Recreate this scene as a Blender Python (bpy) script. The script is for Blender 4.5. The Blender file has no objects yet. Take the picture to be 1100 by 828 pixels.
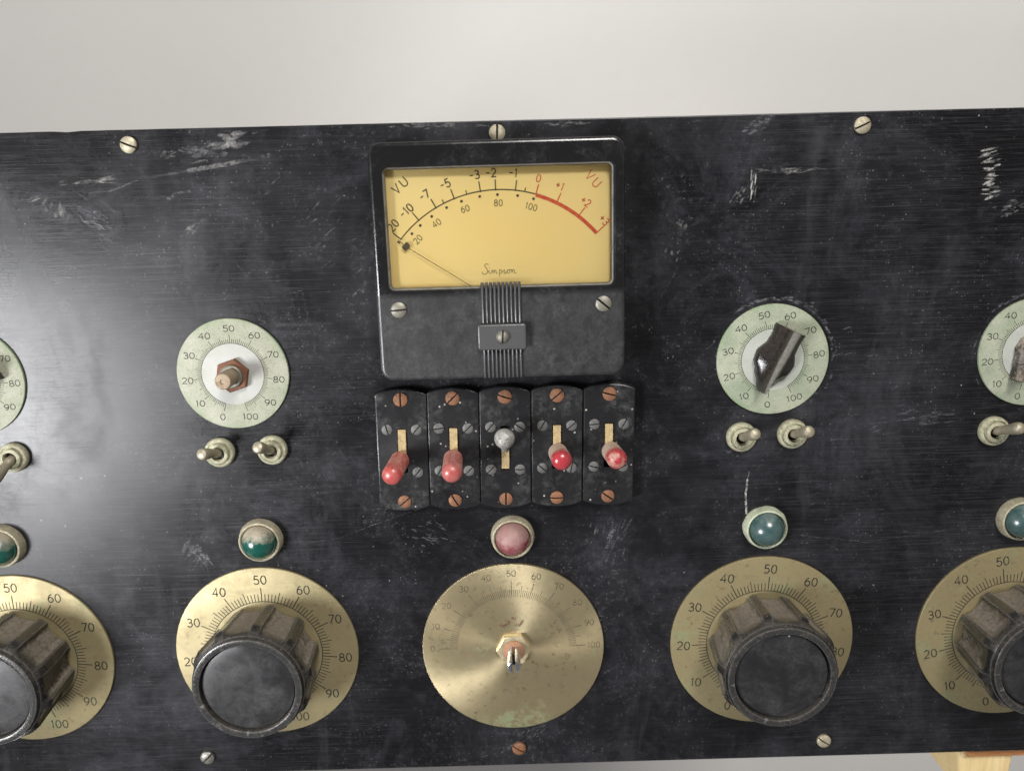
import bpy, math, random
from mathutils import Vector, Matrix
from mathutils.geometry import tessellate_polygon
R = math.radians
rnd = random.Random(7)
scene = bpy.context.scene
col = scene.collection
MM = 0.001
PI = math.pi

# ------------------------------------------------------------------ materials
class NT:
    def __init__(s, name):
        s.m = bpy.data.materials.new(name); s.m.use_nodes = True
        s.t = s.m.node_tree; s.b = s.t.nodes['Principled BSDF']; s.out = s.t.nodes['Material Output']
        s.tc = s.t.nodes.new('ShaderNodeTexCoord')
        oi = s.t.nodes.new('ShaderNodeObjectInfo')
        v = s.n('ShaderNodeVectorMath', operation='SCALE'); v.inputs[0].default_value = (1, 1.7, 2.3)
        s.l(oi.outputs['Random'], v.inputs['Scale'])
        a = s.n('ShaderNodeVectorMath', operation='ADD'); s.l(s.tc.outputs['Object'], a.inputs[0]); s.l(v.outputs[0], a.inputs[1])
        s.vec = a.outputs[0]; s.obj = s.tc.outputs['Object']
    def n(s, ty, **k):
        x = s.t.nodes.new(ty)
        for a, b in k.items(): setattr(x, a, b)
        return x
    def l(s, a, b): s.t.links.new(a, b)
    def setin(s, sock, v):
        if isinstance(v, bpy.types.NodeSocket): s.l(v, sock)
        else: sock.default_value = v
    def noise(s, scale, detail=4, rough=.6, stretch=None, vec=None, dist=0):
        x = s.n('ShaderNodeTexNoise'); x.inputs['Scale'].default_value = scale
        x.inputs['Detail'].default_value = detail; x.inputs['Roughness'].default_value = rough
        x.inputs['Distortion'].default_value = dist
        v = vec or s.vec
        if stretch:
            mp = s.n('ShaderNodeMapping'); mp.inputs['Scale'].default_value = stretch; s.l(v, mp.inputs[0]); v = mp.outputs[0]
        s.l(v, x.inputs['Vector'])
        return x.outputs['Fac']
    def voro(s, scale, vec=None):
        x = s.n('ShaderNodeTexVoronoi'); x.inputs['Scale'].default_value = scale; s.l(vec or s.vec, x.inputs['Vector'])
        return x
    def ramp(s, v, a, b, lo=0., hi=1., smooth=False):
        x = s.n('ShaderNodeMapRange'); x.clamp = True
        if smooth: x.interpolation_type = 'SMOOTHSTEP'
        s.setin(x.inputs[0], v); x.inputs[1].default_value = a; x.inputs[2].default_value = b
        x.inputs[3].default_value = lo; x.inputs[4].default_value = hi
        return x.outputs[0]
    def math(s, op, a, b=0.):
        x = s.n('ShaderNodeMath', operation=op); s.setin(x.inputs[0], a); s.setin(x.inputs[1], b); return x.outputs[0]
    def mix(s, f, a, b):
        x = s.n('ShaderNodeMix', data_type='RGBA'); s.setin(x.inputs[0], f)
        for k, v in ((6, a), (7, b)):
            if isinstance(v, tuple) and len(v) == 3: v = v + (1,)
            s.setin(x.inputs[k], v)
        return x.outputs[2]
    def xyz(s, vec=None):
        x = s.n('ShaderNodeSeparateXYZ'); s.l(vec or s.obj, x.inputs[0]); return x.outputs
    def set(s, **k):
        for a, v in k.items():
            sock = s.b.inputs[a.replace('_', ' ')]
            if isinstance(v, tuple) and len(v) == 3: v = v + (1,)
            s.setin(sock, v)
        return s
    def bump(s, h, dist, strength=1.):
        x = s.n('ShaderNodeBump'); x.inputs['Strength'].default_value = strength; x.inputs['Distance'].default_value = dist
        s.setin(x.inputs['Height'], h); s.l(x.outputs[0], s.b.inputs['Normal']); return s
    def radial_tangent(s):
        x = s.n('ShaderNodeTangent', direction_type='RADIAL', axis='Z'); s.l(x.outputs[0], s.b.inputs['Tangent']); return s

M = {}
def mat(name):
    def deco(f):
        k = NT(name); f(k); M[name] = k.m; return f
    return deco

@mat('black_panel')
def _(k):
    x, y, z = k.xyz()
    big = k.noise(14, 6, .62, dist=.6); mid = k.noise(60, 6, .68); fine = k.noise(900, 3, .7); grit = k.noise(420, 6, .8)
    brush = k.noise(42, 5, .75, stretch=(1, 62, 1)); brush2 = k.noise(130, 3, .7, stretch=(1, 30, 1)); smear = k.noise(26, 6, .68, stretch=(1, .35, 1), dist=1.2)
    side = k.ramp(k.math('ABSOLUTE', k.math('SUBTRACT', x, .01)), .035, .11, .22, 1, True)     # the brushed grain shows where hands have not worn it
    film = k.math('MULTIPLY', k.ramp(big, .40, .72), k.ramp(mid, .32, .75))
    c = k.mix(film, (.0042, .0040, .0048), (.026, .0255, .030))
    c = k.mix(k.ramp(smear, .57, .8, 0, .6), c, (.040, .040, .044))
    st = k.math('MULTIPLY', k.math('MULTIPLY', k.ramp(brush, .50, .70), k.ramp(brush2, .35, .65, .3, 1)), side)
    c = k.mix(k.math('MULTIPLY', st, .6), c, (.060, .060, .067))
    dk = k.math('MULTIPLY', k.ramp(brush, .47, .32), side); c = k.mix(k.math('MULTIPLY', dk, .6), c, (.004, .004, .004))
    gr = k.math('MULTIPLY', k.ramp(grit, .54, .74), k.math('MULTIPLY', k.ramp(mid, .42, .66), k.ramp(k.noise(22, 4, .65, dist=.5), .36, .58, .35, 1))); gr = k.math('MULTIPLY', gr, k.ramp(side, .22, 1, .85, .3))
    hz = k.math('MULTIPLY', k.ramp(k.noise(32, 9, .78, dist=.5), .48, .72), k.ramp(grit, .3, .65, .35, 1))
    c = k.mix(k.math('MULTIPLY', hz, .55), c, (.050, .050, .061))
    c = k.mix(gr, c, (.105, .098, .090))
    v = k.voro(330); wn = k.n('ShaderNodeSeparateColor'); k.l(v.outputs['Color'], wn.inputs[0])
    sp = k.math('MULTIPLY', k.ramp(v.outputs['Distance'], .03, .13, .9, 0), k.ramp(wn.outputs[0], .93, .98))
    sp = k.math('MULTIPLY', sp, k.ramp(k.noise(18, 3, .6), .47, .62))
    v2 = k.voro(1000); w2 = k.n('ShaderNodeSeparateColor'); k.l(v2.outputs['Color'], w2.inputs[0])
    sp2 = k.math('MULTIPLY', k.ramp(v2.outputs['Distance'], .1, .35, .7, 0), k.ramp(w2.outputs[0], .80, .96))
    sp2 = k.math('MULTIPLY', sp2, k.ramp(mid, .42, .6))
    c = k.mix(sp2, c, (.15, .142, .13)); c = k.mix(sp, c, (.40, .38, .33))
    r = k.math('ADD', k.ramp(big, .3, .75, .23, .36), k.ramp(smear, .5, .8, 0, .16))
    r = k.math('ADD', r, k.math('ADD', k.math('MULTIPLY', gr, .3), k.math('MULTIPLY', hz, .09))); r = k.math('ADD', r, k.math('MULTIPLY', st, .12))
    k.set(Base_Color=c, Roughness=r, Specular_IOR_Level=.29)
    h = k.math('ADD', k.math('MULTIPLY', k.math('MULTIPLY', brush, side), .9), k.math('MULTIPLY', fine, .25))
    k.bump(h, .00004, .5)

@mat('scuff')
def _(k):
    a = k.noise(700, 4, .7); b = k.noise(150, 3, .6)
    k.set(Base_Color=k.mix(b, (.24, .24, .25), (.46, .45, .42)), Roughness=.85)
    k.set(Alpha=k.math('MULTIPLY', k.ramp(a, .34, .66), k.ramp(b, .38, .64, .02, .36)))

@mat('chalk')
def _(k):
    a = k.noise(600, 4, .7)
    k.set(Base_Color=(.56, .55, .51), Roughness=.9, Alpha=k.ramp(a, .36, .62, .06, .55))

@mat('faint_smear')
def _(k):
    a = k.noise(420, 4, .7, stretch=(1, 3, 1)); b = k.noise(120, 3, .6)
    k.set(Base_Color=(.22, .22, .24), Roughness=.7)
    k.set(Alpha=k.math('MULTIPLY', k.ramp(a, .4, .7), k.ramp(b, .35, .65, .05, .5)))

@mat('bakelite')
def _(k):
    a = k.noise(90, 5, .65); b = k.noise(420, 4, .7); f = k.noise(28, 4, .6)
    g = k.math('MULTIPLY', k.ramp(a, .45, .7), k.ramp(b, .4, .65))
    c = k.mix(g, (.010, .010, .011), (.045, .044, .044))
    v = k.voro(520); w = k.n('ShaderNodeSeparateColor'); k.l(v.outputs['Color'], w.inputs[0])
    sp = k.math('MULTIPLY', k.ramp(v.outputs['Distance'], .08, .25, .8, 0), k.ramp(w.outputs[0], .9, .96))
    c = k.mix(sp, c, (.45, .43, .38))
    k.set(Base_Color=c, Roughness=k.math('ADD', k.ramp(f, .35, .7, .2, .42), k.math('MULTIPLY', g, .25)), Specular_IOR_Level=.55)
    k.bump(b, .00012, .35)

@mat('meter_case')
def _(k):
    y = k.xyz()[1]
    low = k.ramp(y, -.0015, -.004)          # the lower cover is rubbed dull, the frame round the window still shines
    a = k.noise(110, 6, .75, dist=.5); b = k.noise(900, 4, .75); s = k.noise(210, 8, .85, stretch=(1.4, .8, 1), dist=.3)
    g = k.math('MULTIPLY', k.ramp(a, .48, .75, 0, .7), k.ramp(b, .35, .7))
    g2 = k.math('ADD', g, k.math('MULTIPLY', low, k.math('MULTIPLY', k.ramp(s, .34, .68, .03, .85), k.ramp(b, .25, .7, .5, 1))))
    c = k.mix(g2, (.006, .006, .0065), (.050, .049, .051))
    k.set(Base_Color=c, Roughness=k.math('ADD', k.ramp(low, 0, 1, .2, .42), k.math('MULTIPLY', g, .3)), Specular_IOR_Level=.55)
    k.bump(b, .00008, .3)

def dusty_bakelite(name, amt, tan, base=(.012, .012, .012), ring=0, gloss=.24, fin_sheen=False, edge=0):
    @mat(name)
    def _(k):
        geo = k.n('ShaderNodeNewGeometry'); ny = k.xyz(geo.outputs['Normal'])[1]
        a = k.noise(200, 6, .75); b = k.noise(800, 5, .8); z = k.xyz()[2]
        up = k.ramp(k.math('ADD', ny, k.ramp(a, .3, .7, -.45, .45)), .0, .6)
        d = k.math('MULTIPLY', up, k.ramp(b, .35, .62, amt * .35, amt))
        if ring:
            px, py, pz = k.xyz(); rr = k.math('SQRT', k.math('ADD', k.math('MULTIPLY', px, px), k.math('MULTIPLY', py, py)))
            rd = k.math('SUBTRACT', rr, k.math('ADD', .02128, k.math('MULTIPLY', k.math('SUBTRACT', z, .0024), .085)))
            d = k.math('MULTIPLY', d, k.ramp(rd, -.0003, -.0011, .12, 1))     # the tan thins out on the ridges
            d = k.math('MULTIPLY', d, k.ramp(z, .0192, .0228, 1, ring))
        d = k.math('MAXIMUM', d, k.ramp(k.math('MULTIPLY', a, b), .30, .42, 0, amt * .22))
        c = k.mix(d, base, tan)
        v = k.voro(900); w = k.n('ShaderNodeSeparateColor'); k.l(v.outputs['Color'], w.inputs[0])
        sp = k.math('MULTIPLY', k.ramp(v.outputs['Distance'], .08, .25, .6 * amt, 0), k.ramp(w.outputs[0], .86, .96))
        c = k.mix(sp, c, (.42, .38, .32))
        if edge: c = k.mix(k.math('MULTIPLY', k.ramp(geo.outputs['Pointiness'], .52, .58), k.ramp(b, .3, .6, .2, .9)), c, (edge, edge * .98, edge * .95))  # rim highlight lines and edge wear, both painted as a lighter colour
        if fin_sheen: c = k.mix(k.math('MULTIPLY', k.ramp(z, .0090, .0098), k.ramp(b, .3, .6, .5, 1)), c, (.17, .16, .145))  # bright reflection along the fin top, painted in as lighter grey
        k.set(Base_Color=c, Roughness=k.ramp(d, 0, .7, gloss, .8), Specular_IOR_Level=.55)
        k.bump(b, .0002, .4)
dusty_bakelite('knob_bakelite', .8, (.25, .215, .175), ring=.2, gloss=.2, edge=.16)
dusty_bakelite('dusty_knob', 1.0, (.30, .25, .20))
dusty_bakelite('shiny_pointer', .10, (.20, .16, .12), (.013, .011, .010), gloss=.10, fin_sheen=True)

@mat('knob_face')
def _(k):
    a = k.noise(90, 6, .7, dist=.4); b = k.noise(900, 4, .7); s = k.noise(70, 6, .75, stretch=(1, 2.5, 1), dist=1)
    g = k.math('MULTIPLY', k.ramp(a, .42, .68), k.ramp(b, .3, .7))
    c = k.mix(g, (.012, .012, .013), (.045, .045, .047))
    c = k.mix(k.ramp(s, .60, .8, 0, .3), c, (.07, .07, .07))
    v = k.voro(300); w = k.n('ShaderNodeSeparateColor'); k.l(v.outputs['Color'], w.inputs[0])
    sp = k.math('MULTIPLY', k.ramp(v.outputs['Distance'], .06, .16, .9, 0), k.ramp(w.outputs[0], .95, .97))
    c = k.mix(sp, c, (.6, .57, .5))
    k.set(Base_Color=c, Roughness=k.ramp(a, .3, .7, .28, .55), Specular_IOR_Level=.5)
    k.bump(b, .0001, .25)

def brass(name, base, dark, verd=.0, stain=.3, rough=.36, aniso=.75, low_green=False, met0=.8):
    @mat(name)
    def _(k):
        a = k.noise(55, 6, .65); b = k.noise(420, 5, .72); d = k.noise(1500, 3, .7)
        x, y, z = k.xyz()
        c = k.mix(k.ramp(a, .35, .7), base, tuple(v * .86 for v in base))
        st = k.math('MULTIPLY', k.math('MAXIMUM', k.ramp(k.noise(150, 7, .8), .42, .85), k.ramp(k.noise(38, 7, .75, dist=.6), .46, .78, 0, .75)), stain)
        c = k.mix(st, c, dark)
        pit = k.math('MULTIPLY', k.ramp(b, .57, .68), k.ramp(a, .38, .6))
        c = k.mix(k.math('MULTIPLY', pit, .75), c, (.12, .085, .05))
        gm = k.ramp(k.noise(60, 5, .7), .55, .7, 0, verd)
        if low_green:
            reg = k.math('MULTIPLY', k.ramp(k.math('ADD', y, k.ramp(a, .3, .7, -.006, .006)), -.022, -.032), k.ramp(k.math('ABSOLUTE', x), .019, .006))
            gm = k.math('MAXIMUM', gm, k.math('MULTIPLY', reg, k.math('MULTIPLY', k.ramp(b, .38, .56), k.ramp(k.noise(190, 5, .75), .40, .60, .1, .9))))
            reg2 = k.math('MULTIPLY', k.ramp(k.math('ABSOLUTE', k.math('ADD', x, .013)), .007, .002), k.ramp(k.math('ABSOLUTE', k.math('SUBTRACT', y, .001)), .007, .001))
            gm = k.math('MAXIMUM', gm, k.math('MULTIPLY', reg2, k.ramp(b, .45, .62, 0, .5)))
        c = k.mix(gm, c, (.13, .19, .10))
        met = k.math('SUBTRACT', 1., k.math('MAXIMUM', k.math('MULTIPLY', st, .35), gm))
        # fine turned grain: rings about the axis
        r = k.math('SQRT', k.math('ADD', k.math('MULTIPLY', x, x), k.math('MULTIPLY', y, y)))
        rv = k.n('ShaderNodeCombineXYZ'); k.l(r, rv.inputs[0]); k.l(k.math('MULTIPLY', x, .02), rv.inputs[1])
        g = k.noise(5200, 2, .5, vec=rv.outputs[0])
        k.set(Base_Color=c, Metallic=k.math('MULTIPLY', met, met0), Roughness=k.math('ADD', k.ramp(a, .3, .7, rough - .06, rough + .1), k.math('MULTIPLY', st, .15)), Anisotropic=aniso)
        k.radial_tangent(); k.bump(k.math('ADD', k.math('MULTIPLY', g, .7), k.math('MULTIPLY', d, .3)), .00004, .35)
brass('brass_dial', (.32, .272, .15), (.16, .12, .065), .35, .7, rough=.5, aniso=.4, met0=.55)
brass('brass_dial_dull', (.33, .275, .15), (.16, .13, .07), .55, .9, rough=.46, aniso=.45, met0=.6)
brass('brass_dial_bare', (.45, .38, .225), (.22, .155, .10), .3, .85, low_green=True, rough=.33, aniso=.85)

def pale_dial(name, base, alt, speck, inner):
    @mat(name)
    def _(k):
        a = k.noise(90, 6, .72); b = k.noise(2100, 3, .75); x, y, z = k.xyz()
        c = k.mix(k.ramp(a, .35, .65), base, alt)
        c = k.mix(k.math('MULTIPLY', k.ramp(b, .53, .64), k.ramp(a, .35, .6, .35, .9)), c, speck)
        r = k.math('SQRT', k.math('ADD', k.math('MULTIPLY', x, x), k.math('MULTIPLY', y, y)))
        inn = k.ramp(r, .0115, .0117, 1, 0)
        c = k.mix(inn, c, k.mix(k.ramp(a, .4, .7, 0, .5), inner, alt))
        rim = k.math('MULTIPLY', k.ramp(r, .0188, .0208), k.ramp(a, .38, .62))
        c = k.mix(k.math('MULTIPLY', rim, .6), c, (.17, .24, .13))
        k.set(Base_Color=c, Metallic=k.ramp(inn, 0, 1, .03, .08), Roughness=.58, Specular_IOR_Level=.18)
        k.bump(b, .00006, .4)
pale_dial('pale_dial', (.33, .332, .27), (.255, .268, .20), (.15, .15, .10), (.37, .37, .36))
pale_dial('green_dial', (.33, .34, .265), (.215, .255, .185), (.15, .165, .10), (.36, .37, .34))

def metal(name, base, dark, rough=.4, metallic=.85, k1=(.45, .68), scale=160, bmp=.00012, extra=None):
    @mat(name)
    def _(k):
        a = k.noise(scale, 5, .68); b = k.noise(scale * 5, 4, .7)
        f = k.math('MULTIPLY', k.ramp(a, *k1), k.ramp(b, .3, .6))
        c = k.mix(f, base, dark)
        if extra: c = k.mix(k.ramp(k.noise(scale * 1.7, 4, .7), .52, .66, 0, extra[1]), c, extra[0])
        k.set(Base_Color=c, Metallic=k.ramp(f, 0, 1, metallic, metallic * .3), Roughness=k.math('ADD', rough, k.math('MULTIPLY', f, .3)))
        k.bump(b, bmp, .5)
metal('screw_nickel', (.46, .42, .31), (.20, .17, .11), .5, .55, (.4, .62), 260, .0002)
metal('screw_dark', (.26, .25, .22), (.10, .09, .08), .42)
metal('screw_copper', (.22, .098, .048), (.10, .05, .03), .62, .35, (.4, .62), 260, .0002)
metal('screw_dusty', (.105, .105, .102), (.05, .048, .045), .6, .35, scale=300)
metal('screw_silver', (.21, .20, .165), (.09, .085, .07), .5, .6)
metal('rust_nut', (.17, .072, .04), (.10, .05, .03), .8, .15, (.3, .7), 220, .0004)
metal('shaft_tan', (.26, .20, .135), (.16, .11, .07), .6, .3, scale=220)
metal('shaft_steel', (.68, .70, .76), (.3, .3, .33), .24, 1., scale=100)
metal('nut_brass', (.66, .58, .38), (.4, .30, .18), .32, .8)
metal('bushing_rust', (.30, .16, .09), (.24, .12, .06), .7, .25)
metal('toggle_pale', (.38, .39, .275), (.18, .16, .10), .55, .3, (.42, .60), 420, .0008, ((.40, .29, .21), .8))
metal('toggle_bat', (.33, .30, .225), (.20, .16, .105), .42, .6, (.42, .64), 260, .0003)
metal('lever_brass', (.42, .32, .16), (.22, .16, .09), .65, .3, (.35, .6), scale=500, bmp=.0003)
metal('lever_ball', (.36, .36, .33), (.09, .085, .075), .45, .35, (.38, .58), scale=240, bmp=.0002)
metal('bezel_pale', (.38, .365, .26), (.19, .15, .095), .5, .35, (.38, .60), 330, .0007, ((.52, .40, .31), .5))
metal('bezel_green', (.42, .46, .34), (.24, .26, .17), .65, .2, (.4, .65), 300, .0008, ((.60, .58, .46), .6))
metal('bracket', (.085, .085, .087), (.03, .03, .03), .36, .4)
metal('rib', (.06, .06, .062), (.025, .025, .025), .3, .3)

@mat('slot_dark')
def _(k): k.set(Base_Color=(.006, .005, .004), Roughness=.8)
@mat('dial_black')
def _(k): k.set(Base_Color=k.mix(k.ramp(k.noise(300, 3), .5, .75, 0, .6), (.025, .023, .02), (.09, .08, .06)), Roughness=.7, Specular_IOR_Level=.15)
@mat('dial_faded')
def _(k): k.set(Base_Color=k.mix(k.ramp(k.noise(260, 3), .4, .7), (.035, .028, .018), (.12, .095, .05)), Roughness=.6)
@mat('meter_black')
def _(k): k.set(Base_Color=(.045, .032, .012), Roughness=.6)
@mat('meter_red')
def _(k): k.set(Base_Color=k.mix(k.ramp(k.noise(900, 3), .4, .7), (.62, .06, .025), (.70, .16, .06)), Roughness=.6)
@mat('needle_dark')
def _(k): k.set(Base_Color=(.10, .08, .045), Roughness=.4)
@mat('stain')
def _(k):
    a = k.noise(900, 4, .7)
    k.set(Base_Color=(.13, .065, .04), Roughness=.8, Alpha=k.ramp(a, .35, .6, .1, .75))
@mat('scale_card')
def _(k):
    a = k.noise(30, 4, .6)
    x, y, z = k.xyz()
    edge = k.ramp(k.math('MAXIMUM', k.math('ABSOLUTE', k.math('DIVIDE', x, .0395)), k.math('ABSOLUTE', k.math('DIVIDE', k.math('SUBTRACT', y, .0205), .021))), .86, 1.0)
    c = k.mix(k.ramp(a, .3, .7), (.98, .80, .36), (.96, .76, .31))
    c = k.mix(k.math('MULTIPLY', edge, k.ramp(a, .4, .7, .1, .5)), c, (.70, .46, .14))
    k.set(Base_Color=c, Roughness=.55)
metal('rim_grey', (.20, .20, .195), (.07, .07, .07), .4, .1)
@mat('glass')
def _(k):
    t = k.n('ShaderNodeBsdfTransparent'); t.inputs[0].default_value = (1, .995, .98, 1)
    g = k.n('ShaderNodeBsdfGlossy'); g.inputs['Roughness'].default_value = .08
    f = k.n('ShaderNodeFresnel'); f.inputs[0].default_value = 1.45
    mx = k.n('ShaderNodeMixShader'); k.l(f.outputs[0], mx.inputs[0]); k.l(t.outputs[0], mx.inputs[1]); k.l(g.outputs[0], mx.inputs[2])
    k.l(mx.outputs[0], k.out.inputs[0])

def lens(name, base, dust, edge, amt=.9, mottled=0.):
    @mat(name)
    def _(k):
        x, y, z = k.xyz(); a = k.noise(260, 5, .65); b = k.noise(900, 4, .7)
        t = k.math('ADD', y, k.ramp(a, .3, .7, -.0022, .0022))
        d = k.math('MULTIPLY', k.ramp(t, edge, edge + .0035), k.ramp(b, .3, .6, amt * .7, amt))
        if mottled: d = k.math('MAXIMUM', d, k.ramp(a, .38, .62, .1, mottled))
        c = k.mix(d, base, dust)
        k.set(Base_Color=c, Roughness=k.ramp(d, 0, .6, .17, .62), Coat_Weight=k.ramp(d, 0, .6, .4, 0), Coat_Roughness=.15, Specular_IOR_Level=.6)
        k.bump(b, .0001, .2)
lens('lens_green', (.004, .055, .042), (.36, .30, .22), .0012, .85)
lens('lens_teal', (.003, .036, .04), (.24, .29, .26), .0035, .5, .2)
lens('lens_red', (.15, .012, .026), (.27, .175, .155), -.0022, .8, .62)

def cap(name, base, dust, split):
    @mat(name)
    def _(k):
        x, y, z = k.xyz(); a = k.noise(170, 4, .6); b = k.noise(1200, 4, .7)
        if split: d = k.math('MULTIPLY', k.ramp(k.math('ADD', z, k.ramp(a, .3, .7, -.002, .002)), .0095, .006), k.ramp(b, .25, .5, .65, .97))
        else: d = k.math('MAXIMUM', k.ramp(k.noise(330, 6, .8), .40, .62, .05, .8), k.math('MULTIPLY', k.ramp(b, .5, .66), .55)); d = k.math('MULTIPLY', d, k.ramp(z, .015, .0125, .35, 1))
        if split: d = k.math('MAXIMUM', d, k.math('MULTIPLY', k.ramp(a, .50, .62), k.ramp(b, .3, .55, .35, .7)))
        c = k.mix(d, base, dust)
        k.set(Base_Color=c, Roughness=k.ramp(d, 0, .7, .2, .7), Specular_IOR_Level=.5); k.bump(b, .00015, .3)
cap('cap_red', (.30, .035, .038), (.42, .24, .18), False)
cap('cap_pink', (.30, .055, .055), (.40, .27, .21), False)
cap('cap_dusty', (.29, .03, .037), (.36, .28, .21), True)

@mat('pine')
def _(k):
    g = k.noise(22, 5, .6, stretch=(6, 1, .5), dist=1.2); f = k.noise(300, 4, .7, stretch=(4, .4, .4))
    c = k.mix(k.ramp(g, .35, .65), (.70, .56, .31), (.60, .45, .22)); c = k.mix(k.ramp(f, .5, .75, 0, .35), c, (.38, .22, .08))
    k.set(Base_Color=c, Roughness=.6); k.bump(f, .0003, .4)
@mat('plywood')
def _(k):
    g = k.noise(120, 5, .7, stretch=(.5, 3, 3))
    k.set(Base_Color=k.mix(k.ramp(g, .35, .65), (.42, .19, .07), (.26, .11, .04)), Roughness=.75); k.bump(g, .0004, .5)
@mat('pale_floor')
def _(k):
    a = k.noise(3, 5, .6); b = k.noise(90, 4, .6)
    c = k.mix(k.ramp(a, .3, .7), (.78, .77, .755), (.745, .735, .72)); c = k.mix(k.ramp(b, .5, .8, 0, .15), c, (.66, .65, .635))
    k.set(Base_Color=c, Roughness=.6); k.bump(b, .0003, .3)

# ------------------------------------------------------------------ mesh builder (all lengths in millimetres)
class MB:
    def __init__(s): s.v = []; s.f = []; s.mi = []
    def add(s, vs, fs, mi=0):
        o = len(s.v); s.v += [tuple(v) for v in vs]; s.f += [tuple(i + o for i in f) for f in fs]; s.mi += [mi] * len(fs); return s
    def build(s, name, mats, parent=None, loc=(0, 0, 0), rz=0., sharp=32, mesh_only=False):
        me = bpy.data.meshes.new(name)
        me.from_pydata([(x * MM, y * MM, z * MM) for x, y, z in s.v], [], s.f)
        if not isinstance(mats, (list, tuple)): mats = [mats]
        for m in mats: me.materials.append(M[m])
        me.polygons.foreach_set('material_index', s.mi)
        me.polygons.foreach_set('use_smooth', [True] * len(me.polygons))
        me.update(); me.set_sharp_from_angle(angle=R(sharp)); me.validate()
        return link(name, me, parent, loc, rz)

def link(name, me, parent=None, loc=(0, 0, 0), rz=0.):
    o = bpy.data.objects.new(name, me); col.objects.link(o)
    o.parent = parent; o.location = [c * MM for c in loc]; o.rotation_euler = (0, 0, rz)
    return o

def copy_part(o, parent, loc=None, rz=None):
    c = o.copy(); col.objects.link(c); c.parent = parent
    if loc is not None: c.location = [q * MM for q in loc]
    if rz is not None: c.rotation_euler = (0, 0, rz)
    for ch in list(o.children):
        d = ch.copy(); col.objects.link(d); d.parent = c
    return c

def lathe(mb, prof, n=64, cx=0, cy=0, mi=0, rf=None):
    """prof: list of (r, z); rf(theta, r, z, i) gives the radius there"""
    vs = []; fs = []
    for i, (r, z) in enumerate(prof):
        for j in range(n):
            t = 2 * PI * j / n; q = rf(t, r, z, i) if rf else r
            vs.append((cx + q * math.cos(t), cy + q * math.sin(t), z))
    for i in range(len(prof) - 1):
        for j in range(n):
            k = (j + 1) % n
            fs.append((i * n + j, i * n + k, (i + 1) * n + k, (i + 1) * n + j))
    if prof[-1][0] > 0: fs.append(tuple((len(prof) - 1) * n + j for j in range(n)))
    return mb.add(vs, fs, mi)

def inset(loop, d):
    n = len(loop); out = []
    for i in range(n):
        a, b, c = Vector(loop[i - 1][:2]), Vector(loop[i][:2]), Vector(loop[(i + 1) % n][:2])
        e1 = (b - a).normalized(); e2 = (c - b).normalized()
        n1 = Vector((-e1.y, e1.x)); n2 = Vector((-e2.y, e2.x)); m = (n1 + n2)
        if m.length < 1e-6: m = n1
        m.normalize(); k = d / max(.35, m.dot(n1))
        out.append((b.x + m.x * k, b.y + m.y * k))
    return out

def rrect(x0, y0, x1, y1, r, n=6):
    out = []
    for cx, cy, a in ((x1 - r, y0 + r, -90), (x1 - r, y1 - r, 0), (x0 + r, y1 - r, 90), (x0 + r, y0 + r, 180)):
        for i in range(n + 1):
            t = R(a + 90 * i / n); out.append((cx + r * math.cos(t), cy + r * math.sin(t)))
    return out

def prism(mb, loop, z0, z1, ch=0., steps=3, holes=(), mi=0, bottom=False, hole_depth=None, hole_ch=0., floor_mi=None):
    n = len(loop); layers = [(loop, z0)]
    if ch > 0:
        for i in range(steps + 1):
            a = PI / 2 * i / steps
            layers.append((inset(loop, ch * (1 - math.cos(a))) if i else loop, z1 - ch + ch * math.sin(a)))
    else: layers.append((loop, z1))
    vs = [(x, y, z) for l, z in layers for x, y in l]; fs = []
    for k in range(len(layers) - 1):
        for i in range(n):
            j = (i + 1) % n; fs.append((k * n + i, k * n + j, (k + 1) * n + j, (k + 1) * n + i))
    mb.add(vs, fs, mi)
    top = layers[-1][0]
    fill(mb, top, holes, z1, mi)
    for h in holes:      # h counter-clockwise; walls go down
        m = len(h); zz = z1 - (hole_depth if hole_depth else (z1 - z0))
        ls = [(h, z1)]
        if hole_ch:
            ls += [(inset(h, hole_ch * .35), z1 - hole_ch * .3), (inset(h, hole_ch), z1 - hole_ch)]
            ls.append((inset(h, hole_ch), zz))
        else: ls.append((h, zz))
        vs = [(x, y, z) for l, z in ls for x, y in l]; fs = []
        for k in range(len(ls) - 1):
            for i in range(m):
                j = (i + 1) % m; fs.append((k * m + j, k * m + i, (k + 1) * m + i, (k + 1) * m + j))
        mb.add(vs, fs, mi)
        if floor_mi is not None: mb.add([(x, y, zz) for x, y in ls[-1][0]], [tuple(range(m))], floor_mi)
    if bottom: mb.add([(x, y, z0) for x, y in loop], [tuple(reversed(range(n)))], mi)
    return mb

def fill(mb, loop, holes, z, mi=0):
    if not holes: return mb.add([(x, y, z) for x, y in loop], [tuple(range(len(loop)))], mi)
    polys = [[Vector((x, y, 0)) for x, y in loop]] + [[Vector((x, y, 0)) for x, y in reversed(h)] for h in holes]
    flat = [p for q in polys for p in q]; fs = []
    for t in tessellate_polygon(polys):
        a, b, c = (flat[i] for i in t)
        fs.append(tuple(t) if (b - a).cross(c - a).z > 0 else tuple(reversed(t)))
    return mb.add([(p.x, p.y, z) for p in flat], fs, mi)

def box(mb, x0, y0, z0, x1, y1, z1, ch=.2, mi=0, bottom=True):
    return prism(mb, [(x0, y0), (x1, y0), (x1, y1), (x0, y1)], z0, z1, ch, 2, (), mi, bottom)

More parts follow.
